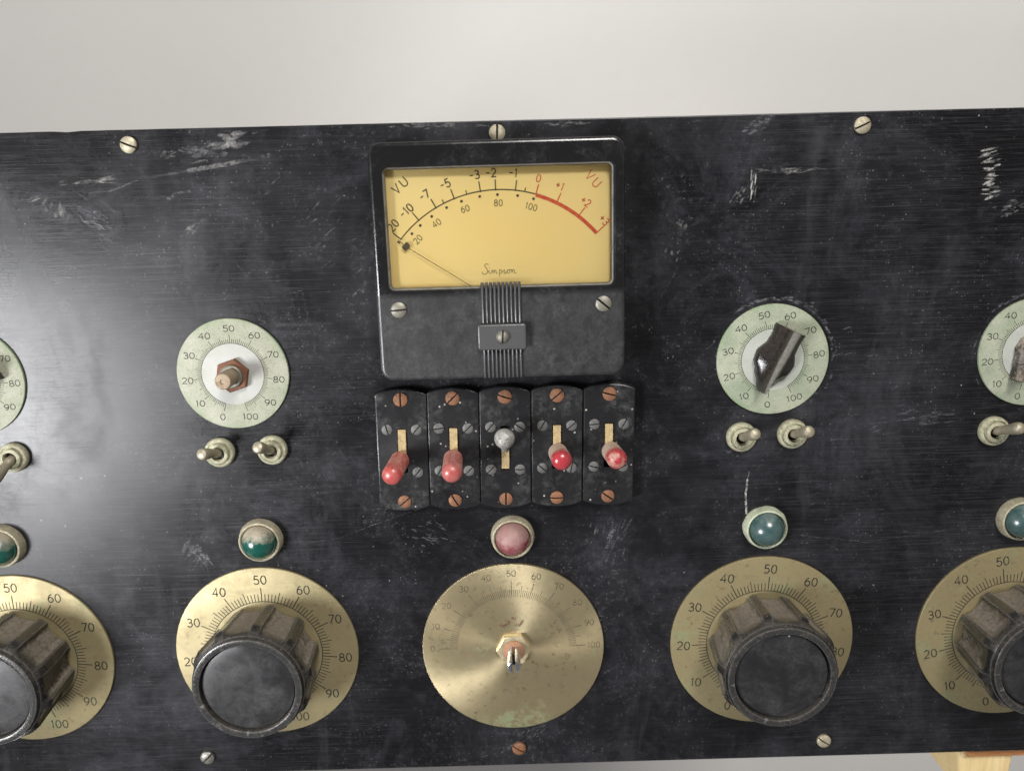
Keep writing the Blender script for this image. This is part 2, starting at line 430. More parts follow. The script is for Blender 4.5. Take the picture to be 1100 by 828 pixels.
def ribbon(mb, pts, w, z, mi=0, closed=False):
    """a flat stroke of width w along pts"""
    n = len(pts); P = [Vector(p[:2]) for p in pts]; L = []; Rr = []
    for i in range(n):
        if closed: a, c = P[i - 1], P[(i + 1) % n]
        else: a, c = P[max(0, i - 1)], P[min(n - 1, i + 1)]
        e1 = (P[i] - a); e2 = (c - P[i])
        if e1.length < 1e-9: e1 = e2
        if e2.length < 1e-9: e2 = e1
        e1 = e1.normalized(); e2 = e2.normalized()
        n1 = Vector((-e1.y, e1.x)); n2 = Vector((-e2.y, e2.x)); m = n1 + n2
        if m.length < 1e-4: m = n1.copy()
        m.normalize(); k = w / 2 / max(.5, m.dot(n1))
        L.append(P[i] + m * k); Rr.append(P[i] - m * k)
    vs = [(p.x, p.y, z) for p in L] + [(p.x, p.y, z) for p in Rr]
    fs = [(n + i, n + (i + 1) % n, (i + 1) % n, i) for i in range(n if closed else n - 1)]
    return mb.add(vs, fs, mi)

def arc(cx, cy, rx, ry, a0, a1, n=14):
    return [(cx + rx * math.cos(R(a0 + (a1 - a0) * i / n)), cy + ry * math.sin(R(a0 + (a1 - a0) * i / n))) for i in range(n + 1)]

GL = {
 '0': (.62, [arc(.31, .5, .29, .5, 90, 440, 22)]),
 '1': (.36, [[(.06, .80), (.22, 1), (.22, 0)]]),
 '2': (.62, [arc(.30, .70, .27, .30, 165, -30, 12) + [(.02, 0), (.62, 0)]]),
 '3': (.60, [arc(.28, .76, .25, .24, 150, -90, 12) + arc(.28, .27, .29, .27, 90, -150, 14)]),
 '4': (.64, [[(.46, 0), (.46, 1), (.0, .30), (.64, .30)]]),
 '5': (.60, [[(.54, 1), (.13, 1), (.07, .56)] + arc(.28, .31, .30, .31, 125, -150, 14)]),
 '6': (.60, [arc(.30, .31, .28, .31, 0, 360, 18), [(.02, .34), (.08, .62), (.22, .86), (.46, 1)]]),
 '7': (.58, [[(0, 1), (.58, 1), (.20, 0)]]),
 '8': (.60, [arc(.30, .76, .23, .24, 0, 360, 18), arc(.30, .26, .28, .26, 0, 360, 18)]),
 '9': (.60, [arc(.30, .69, .28, .31, 0, 360, 18), [(.58, .66), (.52, .38), (.38, .14), (.14, 0)]]),
 '-': (.52, [[(.04, .5), (.48, .5)]]),
 '+': (.62, [[(.02, .5), (.60, .5)], [(.31, .2), (.31, .8)]]),
 'V': (.64, [[(0, 1), (.32, 0), (.64, 1)]]),
 'U': (.62, [[(.02, 1), (.02, .32)] + arc(.30, .30, .28, .30, 180, 360, 12) + [(.58, 1)]]),
}
def text(mb, s, x, y, h, ang, w, z, wide=1., gap=.2, mi=0):
    tot = sum(GL[c][0] * wide for c in s) + gap * (len(s) - 1); cx = -tot / 2
    ca, sa = math.cos(ang), math.sin(ang)
    for c in s:
        wd, strokes = GL[c]
        for st in strokes:
            q = [((cx + px * wide) * h, (py - .5) * h) for px, py in st]
            ribbon(mb, [(x + a * ca - b * sa, y + a * sa + b * ca) for a, b in q], w, z, mi)
        cx += wd * wide + gap
def pol(r, deg):       # clockwise from the top
    return (r * math.sin(R(deg)), r * math.cos(R(deg)))

# ------------------------------------------------------------------ the panel
Z0 = 700.0             # panel face above the floor, mm
root = bpy.data.objects.new('control_panel', None); col.objects.link(root)
root.location = (0, 0, Z0 * MM); root.empty_display_size = .02
root['label'] = 'black audio control panel with a yellow meter, brass dials, knobs and switches'
root['category'] = 'control panel'
def lab(o, s): o['label'] = s; return o

pl = MB()
edge = []
for i in range(97):
    x = 241 - 482 * i / 96; edge.append((x, 96.3 - (x / 241) * .9 + rnd.uniform(-.03, .03) - (rnd.random() < .05) * .35))
loop = [(-241, -162.9), (241, -162.3)] + edge
prism(pl, loop, -4.5, 0, .45, 2, (), 0, True)
def sliver(x, y, ang, ln, w, mi, z):
    c, s = math.cos(ang), math.sin(ang); b = rnd.uniform(-.12, .12) * ln
    q = [(-ln / 2, 0), (-ln * .2, -w / 2 + b * .3), (ln * .25, -w / 2 + b * .3), (ln / 2, b * .2), (ln * .2, w / 2 + b * .3), (-ln * .25, w / 2 + b * .3)]
    pl.add([(x + a * c - d * s, y + a * s + d * c, z) for a, d in q], [tuple(range(6))], mi)
zz = [.02]
def scuff(x, y, w, h, ang, n, ln, th, mi=1):
    for _ in range(n):
        zz[0] += .00025
        a = rnd.gauss(0, .3) * w; b = rnd.gauss(0, .3) * h; ca, sa = math.cos(R(ang)), math.sin(R(ang))
        sliver(x + a * ca - b * sa, y + a * sa + b * ca, R(ang + rnd.gauss(0, 9)), ln * rnd.uniform(.4, 1.3), th * rnd.uniform(.5, 2.4), mi, zz[0])
def line(pts, w, mi=1):
    zz[0] += .0003; q = []
    for i in range(len(pts) - 1):
        for t in range(8): q.append((pts[i][0] + (pts[i + 1][0] - pts[i][0]) * t / 8 + rnd.gauss(0, .08), pts[i][1] + (pts[i + 1][1] - pts[i][1]) * t / 8 + rnd.gauss(0, .08)))
    q.append(pts[-1]); ribbon(pl, q, w, zz[0], mi)
scuff(-97.8, 91.0, 17, 5, 8, 34, 6, .8)
scuff(-116, 88.5, 6, 3, 20, 14, 2.5, .4)
scuff(-157.5, 69.5, 6, 9, 62, 18, 4, .6)
scuff(-146, 66, 14, 12, -35, 46, 6, .5, 2)
scuff(-165, 73.8, 9, 2, 5, 10, 4, .3)
scuff(-143, 79.5, 18, 2.6, 3, 20, 6, .35)
line([(-146, 75.6), (-137, 76.4), (-128, 79.6)], .5, 1)
line([(-128, 79.6), (-112, 82.0), (-98, 84.2)], .8, 2); line([(-110, 82.2), (-96, 84.2), (-80, 86.9)], 1.5, 1)
scuff(-114.6, 74.3, 8, 1.2, 8, 14, 3, .5); scuff(-86, 73.5, 4, 3, 70, 12, 3, .4)
scuff(-109.2, 63.1, 7, 3, 30, 16, 3.5, .4); line([(-104, 58), (-99, 53), (-92.5, 44.8)], .18, 2)
scuff(-92, 44.5, 3, 2, 30, 8, 1.5, .4)
scuff(91.7, 92.5, 10, 6, 10, 30, 3, .45, 2); scuff(91.5, 71, 2.4, 10, 0, 0, 3, .5)
for q in range(18): sliver(90.9 + rnd.uniform(-.9, 1.0), 70.5 + rnd.uniform(-4, 5), R(84 + rnd.uniform(-8, 8)), rnd.uniform(2, 5), .4, 3 if q % 3 == 0 else 1, .03 + q * .0004)
scuff(86, 68, 4, 4, 60, 14, 2, .4)
scuff(65.6, 57.6, 4, 5, 80, 22, 1.6, .8); scuff(62, 49, 3, 4, 70, 8, 1.5, .4); line([(65, 44), (61, 37), (57, 30)], .16, 2)
scuff(104.5, 76.8, 13, 2.2, 0, 24, 6, .3, 1)
for q in range(34): sliver(174.5 + rnd.uniform(-2.4, 2.4) + q * .07, 82 - q * .5 + rnd.uniform(-.6, .6), R(10 + rnd.uniform(-16, 16)), rnd.uniform(2.5, 5.5), rnd.uniform(.3, 1.0), 3 if q % 2 else 1, .03 + q * .0004)
scuff(184, 61.5, 8, 4, 10, 26, 2.5, .4)
scuff(-125, -62, 8, 9, 60, 16, 5, .7, 2); scuff(-121, -66, 5, 8, -70, 20, 4, .4, 2)
line([(-79.4, -60), (-66, -58), (-51.4, -52.6)], .2, 2); line([(-51, -52.5), (-30, -45.5), (-20, -47)], .16, 2)
line([(92.9, -38.6), (92.5, -46), (93.0, -53.0)], .75, 3); line([(92.9, -38.6), (93.6, -35.5)], .3)
line([(153.1, -16), (160, -18.6), (171, -17.6)], .5, 2); scuff(160, -16.5, 22, 5, 4, 24, 5, .35, 2)
scuff(-150, -20, 60, 90, 0, 60, 5, .25, 2); scuff(120, -10, 60, 60, 20, 40, 4, .2, 2); scuff(0, -152, 90, 6, 40, 70, 3.5, .3, 2); scuff(-60, 55, 30, 60, 40, 40, 5, .25, 2)
scuff(40, -62, 16, 9, 70, 26, 7, .5, 2); scuff(34, -58, 4, 6, 75, 5, 4, .3); scuff(-30, -58, 12, 8, -20, 34, 3, .3, 2)
scuff(25, 94.6, 14, 1.5, 0, 22, 3, .4); scuff(-20, 95, 30, 1.6, 0, 26, 4, .3)
line([(112, -62), (140, -66), (172, -62)], .2, 2); scuff(87, -27.6, 4, 1.2, 0, 10, 2, .5); scuff(88.5, -29.2, 2, .5, 20, 4, 1.2, .5)
for x, y, r in ((100.4, 8.3, 22.3), (197.6, 8.4, 21.6)):
    for q in range(90):
        a = R(rnd.gauss(60, 45)); d = r + abs(rnd.gauss(0, 1.1)); sliver(x + d * math.cos(a), y + d * math.sin(a), a + PI / 2, rnd.uniform(1, 3), .7, 2 if q % 7 else 1, .03 + q * .0003)
for q in range(170):       # grit
    if q < 90: x, y = rnd.gauss(-50, 16), rnd.gauss(-95, 24)
    elif q < 130: x, y = rnd.gauss(-160, 16), rnd.gauss(-118, 14)
    else: x, y = rnd.uniform(-180, 200), rnd.uniform(-150, 90)
    r = rnd.choice((.12, .16, .2, .2, .34)); ph = rnd.uniform(0, 6); zz[0] += .0002
    pl.add([(x + r * rnd.uniform(.6, 1.2) * math.cos(ph + t), y + r * rnd.uniform(.6, 1.2) * math.sin(ph + t), zz[0]) for t in (0, 1.05, 2.1, 3.14, 4.2, 5.25)], [tuple(range(6))], 1)
pl.build('front_plate', ['black_panel', 'scuff', 'faint_smear', 'chalk'], root, sharp=25)

# ---- screws
def screw_mb(r, dome, side, slot=.24, depth=.7):
    mb = MB(); w = slot * r; nu, nv = 18, 6
    for sg in (-1, 1):
        vs = []; fs = []
        for i in range(nu + 1):
            u = -r * math.cos(PI * i / nu) * .9995; hi = math.sqrt(max(r * r - u * u, 0)); lo = min(w / 2, hi)
            for j in range(nv + 1):
                v = lo + (hi - lo) * j / nv; q = min(1, (u * u + v * v) / r / r)
                vs.append((u, sg * v, side + dome * (1 - q ** 1.6)))
        for i in range(nu):
            for j in range(nv):
                a, b, c, d = i * (nv + 1) + j, (i + 1) * (nv + 1) + j, (i + 1) * (nv + 1) + j + 1, i * (nv + 1) + j + 1
                fs.append((a, b, c, d) if sg > 0 else (d, c, b, a))
        mb.add(vs, fs)
        ws = []; wf = []
        for i in range(nu + 1):
            x, y, z = vs[i * (nv + 1)]; ws += [(x, y, z), (x, y, side - depth)]
        for i in range(nu): q = (2 * i, 2 * i + 1, 2 * i + 3, 2 * i + 2); wf.append(q if sg > 0 else q[::-1])
        mb.add(ws, wf)
    lathe(mb, [(r, 0), (r, side)], 40)
    mb.v[-40:] = mb.v[-40:]
    mb.f.pop(); mb.mi.pop()
    mb.add([(-r, -w, side - depth), (r, -w, side - depth), (r, w, side - depth), (-r, w, side - depth)], [(0, 1, 2, 3)], 1)
    return mb
def screw(name, parent, x, y, z, rz, material, r, dome=.8, side=.9, cache={}):
    key = (r, dome, side, material)
    if key in cache: return link(name, cache[key].data, parent, (x, y, z), R(rz))
    o = screw_mb(r, dome, side, depth=min(.7, side * .8)).build(name, [material, 'slot_dark'], parent, (x, y, z), R(rz)); cache[key] = o; return o

for x, y, a, m, s in ((-129.3, 91.6, -22, 'screw_nickel', None), (.2, 92.1, 88, 'screw_nickel', None), (128.4, 91.1, 24, 'screw_nickel', None),
                   (-129.0, -154.6, 45, 'screw_dark', 'dark grey slotted screw'), (1.5, -154.3, -32, 'screw_copper', 'copper coloured slotted screw'), (129, -154.7, -35, 'screw_nickel', None)):
    o = screw('panel_screw', root, x, y, 0, a, m, 2.85)
    if s: lab(o, s)

# ---- dials
def dial_marks(parent, sweep, r0, r1, r5, rt, rn, th, tw, nw, wide, z, mk, circle=True, gap=.2, skip=()):
    s = MB()
    for v in range(101):
        a = -sweep / 2 + sweep * v / 100
        e = rt if v % 10 == 0 else (r5 if v % 5 == 0 else r1)
        ribbon(s, [pol(r0, a), pol(e, a)], tw * (1.25 if v % 10 == 0 else 1), z)
    if circle: ribbon(s, [pol(r0, -sweep / 2 + sweep * i / 90) for i in range(91)], tw, z + .004)
    sc = s.build('scale', mk, parent)
    t = MB()
    for v in range(0, 101, 10):
        a = -sweep / 2 + sweep * v / 100; x, y = pol(rn, a)
        text(t, str(v), x, y, th, 0, nw, z + .008, wide, gap)
    t.build('numbering', mk, parent)

def plate(name, mt, r, x, y, rot, lb):
    mb = MB(); lathe(mb, [(r, .02), (r, .75), (r - .15, .95), (r - .3, 1.0)], 128)
    return lab(mb.build(name, mt, root, (x, y, 0), R(-rot)), lb)

first = None
LARGE = [(-198.6, -106.7, .5), (-99.2, -106.3, 0), (100.9, -107.6, 4.2), (200.3, -106.7, -9.6)]
LL = ['golden brass dial plate cut by the photo edge, below the bright glare', 'yellowish brass dial plate under a fluted knob, beside the bare brass dial',
      'brass dial plate turned slightly clockwise with a green stain near 30', 'dull brass dial plate turned anticlockwise above the wooden leg']
for (x, y, rot), lb in zip(LARGE, LL):
    if first is None:
        first = plate('dial_plate', 'brass_dial', 36.8, x, y, rot, lb)
        dial_marks(first, 320, 22.3, 25.6, 26.9, 28.2, 31.6, 3.5, .32, .46, 1.0, 1.01, 'dial_black')
    else:
        o = lab(copy_part(first, root, (x, y, 0), R(-rot)), lb)
        if x > 0: o.data = o.data.copy(); o.data.materials[0] = M['brass_dial_dull']
c = plate('dial_plate', 'brass_dial_bare', 36.7, .36, -107.5, 0, 'bare brass dial plate without a knob, green stain along its bottom')
dial_marks(c, 178, 22.6, 25.6, 27.4, 29.3, 32.6, 2.5, .22, .28, 1.0, 1.01, 'dial_faded', circle=False)
st = MB()
for q in ([(-5.2, 10.6), (-3.8, 9.6), (-2.4, 10.6), (-1.2, 11.2), (-1.9, 12.4)], [(1.2, 10.2), (2.8, 10.0), (3.8, 11.2), (4.2, 12.6)], [(-.4, 13.4), (1.4, 13.0)]): ribbon(st, q, 1.0, 1.02)
st.build('stain', 'stain', c)

SMALL = [(-200.1, 8.6, -4, 'pale_dial', 'pale dial plate cut by the photo edge, in the bright glare'), (-101.2, 8.64, .8, 'pale_dial', 'pale speckled dial plate with a bare rusty shaft'),
         (100.4, 8.34, -13, 'green_dial', 'greenish dial plate turned anticlockwise under the black pointer knob'), (197.6, 8.4, -3.2, 'green_dial', 'greenish dial plate under the dusty brown pointer knob')]
for x, y, rot, mt, lb in SMALL:
    d = plate('small_dial_plate', mt, 20.9 if x < 150 else 20.4, x, y, rot, lb)
    dial_marks(d, 325, 11.7, 13.2, 14.0, 14.8, 17.2, 2.2, .17, .30, 1.35, 1.01, 'dial_black', gap=.22)

# ---- large fluted knobs
def knob_mb():
    mb = MB(); N = 10; n = 320
    def scal(t):       # broad recessed flats between narrow ridges
        u = abs(((t * N / (2 * PI)) % 1.0) - .5) * 2
        if u > .74: return 1.
        q = u / .74; return .55 * q ** 7 + .30 * q * q
    prof = [(20.0, 1.4), (21.0, 1.7), (21.5, 2.4), (21.9, 7.0), (22.4, 12.0), (22.9, 16.0), (23.05, 17.3), (22.95, 18.3), (22.5, 19.5), (21.8, 20.7), (21.3, 21.4), (21.0, 21.75), (20.7, 21.7), (20.55, 21.9), (20.5, 22.75),
            (20.3, 23.0), (19.9, 23.1), (18.5, 23.1), (18.1, 23.0), (17.9, 22.8), (17.8, 22.4), (17.7, 20.6)]
    prof = [(r, z if z < 3 else 2.4 + (z - 2.4) * 1.19) for r, z in prof]
    DP = {0: 1.4, 1: 2.2, 2: 2.7, 3: 2.8, 4: 2.7, 5: 2.4, 6: 2.2, 7: 1.7, 8: 1.1, 9: .5, 10: .1}
    def rf(t, r, z, i): return r - DP[i] * (1 - scal(t)) if i in DP else r
    lathe(mb, prof, n, rf=rf)
    return mb
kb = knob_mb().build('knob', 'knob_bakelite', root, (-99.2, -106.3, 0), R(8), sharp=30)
fm = MB(); lathe(fm, [(17.7, 24.6), (17.2, 25.3), (15.5, 25.6), (12, 25.9), (7, 26.05), (2, 26.1), (.01, 26.1)], 96); fm.build('knob_face', 'knob_face', kb)
lab(kb, 'black fluted knob on the yellowish brass dial, rubbed grey face')
for (x, y, rot), a, lb in ((LARGE[0], 20, 'black fluted knob cut by the photo edge, its rim shining silver'), (LARGE[2], -5, 'black fluted knob with dusty brown flutes and a dark face'),
                           (LARGE[3], 14, 'black fluted knob cut by the photo edge, above the wooden leg')):
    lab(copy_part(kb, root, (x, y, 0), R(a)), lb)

# ---- shafts
def hexloop(rc, a0): return [(rc * math.cos(R(a0 + 60 * i)), rc * math.sin(R(a0 + 60 * i))) for i in range(6)]
nm = MB(); prism(nm, hexloop(7.1, 0), 1.02, 3.4, .5, 2)
cn = nm.build('shaft_nut', 'nut_brass', root, (.6, -107.3, 0), R(3))
lab(cn, 'brass hex nut at the centre of the bare brass dial')
b_ = MB(); lathe(b_, [(4.4, 3.3), (4.4, 3.9), (3.9, 4.3), (3.5, 4.5), (.01, 4.5)], 40); b_.build('bushing', 'bushing_rust', cn)
s_ = MB()
for sg in (-1, 1):       # split shaft: two half rounds with a slot between
    lp = [(2.55 * math.cos(R(a)), 2.55 * math.sin(R(a))) for a in range(-76, 77, 8)]
    lp = [(max(x, .42), y) for x, y in lp]
    if sg < 0: lp = [(-x, -y) for x, y in lp]
    prism(s_, lp, 4.4, 15.6, .35, 2)
s_.add([(-.6, -2.3, 9.6), (.6, -2.3, 9.6), (.6, 2.3, 9.6), (-.6, 2.3, 9.6)], [(0, 1, 2, 3)], 1)
s_.build('shaft', ['shaft_steel', 'slot_dark'], cn)

nm = MB(); prism(nm, hexloop(6.5, 18), 1.02, 3.3, .6, 2)
rn = lab(nm.build('shaft_nut', 'rust_nut', root, (-101.0, 8.3, 0)), 'rusty hex nut at the centre of the pale speckled dial')
b_ = MB(); lathe(b_, [(4.3, 3.2), (4.3, 4.4), (3.9, 4.7), (3.5, 4.6), (.01, 4.6)], 40); b_.build('bushing', 'screw_silver', rn)
s_ = MB(); lathe(s_, [(3.1, 4.5), (3.05, 12.0), (2.7, 12.5), (1.0, 12.6), (.9, 12.3), (.01, 12.3)], 40); s_.build('shaft', 'shaft_tan', rn)

# ---- pointer (bar) knobs
def pointer_mb():
    mb = MB()
    S = [12.8, 12.5, 11.5, 10.3, 9, 7, 5, 3, 1, -1, -3, -5, -7, -9, -10.8, -12, -12.6]
    def ip(tab, s):
        for (a, va), (b, vb) in zip(tab, tab[1:]):
            if a >= s >= b:
                t = (a - s) / (a - b); t = t * t * (3 - 2 * t); return va + (vb - va) * t
        return tab[-1][1]
    WB = [(12.8, 6.0), (9, 5.5), (5.5, 5.7), (1, 7.7), (-2.5, 7.2), (-6, 4.8), (-9.5, 2.5), (-12.7, .6)]
    WF = [(12.8, 1.3), (2, 1.15), (-6, .8), (-12.7, .3)]
    LAY = [(1.3, 1, 1.0), (2.6, 1.0, 1.0), (3.5, .95, 1.0), (4.2, .82, .995), (4.9, .62, .99), (5.8, .38, .985), (6.9, .19, .98), (8.2, .07, .975), (9.6, .01, .97), (10.0, -.12, .96)]
    loops = []
    for z, f, sc in LAY:
        lp = []
        for sgn in (1, -1):
            for s in (S if sgn > 0 else reversed(S)):
                w = ip(WF, s) + (ip(WB, s) - ip(WF, s)) * f
                lp.append((sgn * max(w, .15), s * sc, z))
        loops.append(lp)
    n = len(loops[0]); vs = [p for l in loops for p in l]; fs = []
    for k in range(len(loops) - 1):
        for i in range(n):
            j = (i + 1) % n; fs.append((k * n + j, k * n + i, (k + 1) * n + i, (k + 1) * n + j))
    h = n // 2; o = (len(loops) - 1) * n
    for i in range(h - 1): fs.append((o + i + 1, o + i, o + n - 1 - i, o + n - 2 - i))
    mb.add(vs, fs)
    return mb
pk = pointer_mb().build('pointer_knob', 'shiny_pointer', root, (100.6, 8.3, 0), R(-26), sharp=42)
lab(pk, 'glossy black pointer knob turned with its broad end near 65')
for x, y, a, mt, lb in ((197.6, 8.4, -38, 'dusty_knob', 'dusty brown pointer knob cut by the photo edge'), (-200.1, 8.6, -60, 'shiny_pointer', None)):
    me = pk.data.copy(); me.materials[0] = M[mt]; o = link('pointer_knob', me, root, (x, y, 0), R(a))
    if lb: lab(o, lb)

# ---- VU meter; its own origin is on the panel at the foot of the window
MX, MY = -.2, 40.0
HZ = 14.0
hb = MB()
outer = rrect(-43.5, -33.0, 43.6, 49.0, 4.6, 8); win = rrect(-39.5, -1.4, 40.2, 41.3, 2.6, 6)
n = len(outer)
base = inset(outer, -.9)
hb.add([(x, y, 0) for x, y in base] + [(x, y, HZ - 3) for x, y in outer], [(i, (i + 1) % n, n + (i + 1) % n, n + i) for i in range(n)])
prism(hb, outer, HZ - 3, HZ, 1.3, 4, [win], 0, hole_depth=5.2, hole_ch=.6)
vm = hb.build('vu_meter', 'meter_case', root, (MX, MY, 0), sharp=40)
lab(vm, 'black square meter with a yellow scale, needle resting at minus 20')
cb = MB(); fill(cb, rrect(-41, -3, 41.6, 42.6, 2), [], 9.2); cb.build('scale_card', 'scale_card', vm)
gb = MB(); fill(gb, inset(win, .6), [], 11.6); gb.build('window_glass', 'glass', vm)
wf = MB(); w1 = inset(win, .45); w2 = inset(win, 1.25); nw_ = len(w1)
wf.add([(x, y, 12.6) for x, y in w1] + [(x, y, 12.2) for x, y in inset(win, .8)] + [(x, y, 10.2) for x, y in w2], [(i + o, (i + 1) % nw_ + o, (i + 1) % nw_ + o + nw_, i + o + nw_) for o in (0, nw_) for i in range(nw_)])
wf.build('window_rim', 'rim_grey', vm)
CY = 27.3 - MY; RA = 45.3
def mp(r, a): x, y = pol(r, a); return (x + .2, y + CY)
sm = MB(); red = 1
ribbon(sm, [mp(RA, -49.8 + 66.6 * i / 60) for i in range(61)], .42, 9.25)
ribbon(sm, [mp(RA - .25, 16.8 + 32.2 * i / 30) for i in range(31)], 1.25, 9.25, 1)
TK = [(-49.6, '20', 0, -47.2, 50.3), (-38, '-10', 0, -39.4, 50.5), (-28.6, '-7', 0, -30.1, 50.9), (-19.6, '-5', 0, -20.9, 51), (-7.7, '-3', 0, -9, 51), (-1, '-2', 0, -2.5, 51),
      (7.7, '-1', 0, 6.1, 51), (16.8, '0', 1, 16.2, 50.7), (26.6, '+1', 1, 25, 50.7), (38, '+2', 1, 36.9, 50.5), (48.9, '+3', 1, 47.2, 50.0)]
for a, t, m_, ta, tr in TK:
    ribbon(sm, [mp(RA - .3, a), mp(RA + 3.4, a)], .40, 9.27, m_)
    x, y = mp(tr, ta); text(sm, t, x, y, 2.75 if not m_ else 2.5, R(-ta), .42 if not m_ else .36, 9.28, .92, .2, m_)
for a in (-24.6, -13.8, 11.8): ribbon(sm, [mp(RA, a), mp(RA + 1.4, a)], .36, 9.27)
for a in (-51.2,): ribbon(sm, [mp(RA - .6, a), mp(RA + .5, a)], .5, 9.27)
for a in (-44.4, -39, -32.3, -24.4, -17, -8.4, -.3, 8.9, 16.3):
    x, y = mp(43.6, a); sm.add([(x + .5 * math.cos(t * PI / 5), y + .5 * math.sin(t * PI / 5), 9.27) for t in range(10)], [tuple(range(10))])
for a, t in ((-44.4, '20'), (-32.2, '40'), (-16.5, '60'), (0, '80'), (16.2, '100')):
    x, y = mp(40.8, a); text(sm, t, x, y, 2.1, R(-a), .26, 9.28, .92, .22)
text(sm, 'VU', -33.8 - MX, 74.9 - MY, 3.1, R(40), .40, 9.28, 1.15, .42); text(sm, 'VU', 33.0 - MX, 75.2 - MY, 3.1, R(-48), .34, 9.28, 1.1, .42, 1)
sm.build('scale', ['meter_black', 'meter_red'], vm)
# script lettering
sg = MB(); ox, oy, u = -6.0 - MX, 43.6 - MY, 1.0
W = [[(1.9, 3.35), (1.2, 3.75), (.55, 3.5), (.45, 2.95), (.95, 2.3), (1.45, 1.6), (1.5, .8), (.95, .15), (.2, .05), (-.45, .5), (-.4, 1.0)],
     [(1.6, .7), (2.05, 1.5), (2.0, .5), (2.2, .1), (2.5, .5)], [(2.95, 1.6), (3.0, .1), (3.1, .9), (3.5, 1.6), (3.7, 1.2), (3.7, .1), (3.8, .9), (4.2, 1.6), (4.45, 1.2), (4.45, .4), (4.65, .1), (5.0, .5)], [(5.65, 1.6), (5.6, -.9)],
     [(5.65, 1.1), (6.05, 1.55), (6.5, 1.3), (6.55, .6), (6.1, .1), (5.65, .4)],
     [(6.5, .5), (7.0, .9), (7.4, 1.65), (7.4, 1.1), (7.75, .6), (7.5, .1), (7.0, .2)],
     [(7.6, .15), (8.2, .6), (8.6, 1.4)] , [(8.9, 1.55), (8.45, 1.2), (8.4, .5), (8.8, .1), (9.3, .5), (9.35, 1.2), (8.9, 1.55), (9.6, 1.25), (10.0, 1.4)],
     [(10.0, 1.6), (10.05, .1), (10.2, .9), (10.65, 1.6), (10.9, 1.2), (10.9, .4), (11.1, .1), (11.6, .4)], [(2.15, 2.1), (2.3, 2.35)]]
def smooth(p):
    for _ in range(2):
        q = [p[0]]
        for a, b in zip(p, p[1:]): q += [(a[0] * .75 + b[0] * .25, a[1] * .75 + b[1] * .25), (a[0] * .25 + b[0] * .75, a[1] * .25 + b[1] * .75)]
        p = q + [p[-1]]
    return p
for i, p in enumerate(W): ribbon(sg, [(ox + x * u, oy + y * u) for x, y in smooth(p)], .17 if i else .2, 9.26 + i * .003)
sg.build('lettering', 'meter_black', vm)
nb = MB(); tipx, tipy = -32.6 - MX, 54.1 - MY; ex, ey = -.2, CY
ribbon(nb, [(-35.3 - MX, 56.6 - MY), (tipx, tipy)], .3, 10.6)
ribbon(nb, [(tipx, tipy), (ex, ey + 6)], .26, 10.6)
nb.add([(tipx + rr * math.cos(t * PI / 6 - .8), tipy + rr * math.sin(t * PI / 6 - .8) , 10.63) for t, rr in zip(range(12), (1.0, 1.25, 1.5, 1.4, 1.7, 1.45, 1.0, 1.35, 1.5, 1.3, 1.5, 1.2))], [tuple(range(12))])
nb.build('needle', 'needle_dark', vm)
rb = MB()
for i in range(10):
    x = -6.3 + 12.9 * i / 9 - MX - .15; pr = []
    for (y, z) in ((-32.7, HZ - .3), (-32.2, HZ), (0.2, HZ), (.9, HZ - .3), (1.2, HZ - 1.4), (1.0, HZ - 4)):
        for t in range(7):
            a = PI * t / 6; pr.append((x + .52 * math.cos(a), y, z - .1 + .75 * math.sin(a)))
    rb.add(pr, [(k * 7 + t, k * 7 + t + 1, (k + 1) * 7 + t + 1, (k + 1) * 7 + t) for k in range(5) for t in range(6)])
rb.build('ribbed_band', 'rib', vm)
bb = MB(); prism(bb, rrect(-8.35, -22.3, 8.65, -13.2, .9, 3), HZ + .6, HZ + 2.6, .5, 3); bb.build('bracket', 'bracket', vm)
screw('bracket_screw', vm, .4, -17.6, HZ + 2.6, 86, 'screw_silver', 2.3, 1.3, .3)
for x, y, a in ((-35.8, -7.5, 3), (36.0, -7.3, -40)): screw('meter_screw', vm, x, y, HZ, a, 'screw_silver', 2.75, .6, .35)

# ---- five lever switches side by side
def plate_loop(w=9.62):
    lp = [(-w, -44.6), ]
    lp = []
    for i in range(17):
        x = -w + 2 * w * i / 16; lp.append((x, -44.3 - 2.0 * (1 - (x / w) ** 2) ** .8))
    for i in range(17):
        x = w - 2 * w * i / 16; lp.append((x, -.5 + 2.0 * (1 - (x / w) ** 2) ** .8))
    return lp
sp = MB(); slot = rrect(-1.8, -31.0, 1.8, -13.6, .2, 2)
prism(sp, plate_loop(), 0, 4.0, .5, 3, [slot], 0, hole_depth=3.4, floor_mi=1)
def tube(mb, pts, rad, n=20, mi=0):
    P = [Vector(p) for p in pts]; vs = []; fs = []; d = (P[-1] - P[0]).normalized()
    a = Vector((1, 0, 0)); a = (a - d * a.dot(d)).normalized(); b = d.cross(a)
    for p, r in zip(P, rad):
        for j in range(n): t = 2 * PI * j / n; vs.append(p + a * r * math.cos(t) + b * r * math.sin(t))
    for i in range(len(P) - 1):
        for j in range(n): k = (j + 1) % n; fs.append((i * n + j, i * n + k, (i + 1) * n + k, (i + 1) * n + j))
    fs.append(tuple((len(P) - 1) * n + j for j in range(n)))
    return mb.add(vs, fs, mi)
def captube(mb, a, b, r, r0=None, flat=.75):
    A, B = Vector(a), Vector(b); d = (B - A).normalized(); r0 = r0 or r
    L = (B - A).length; prof = [(0, r0 * .86), (.35, r0), (L * .5, (r0 + r) / 2), (L - r * flat, r)]
    for i in range(1, 7): t = PI / 2 * i / 6.02; prof.append((L - r * flat + r * flat * math.sin(t), r * math.cos(t)))
    return tube(mb, [A + d * s for s, _ in prof], [q for _, q in prof])
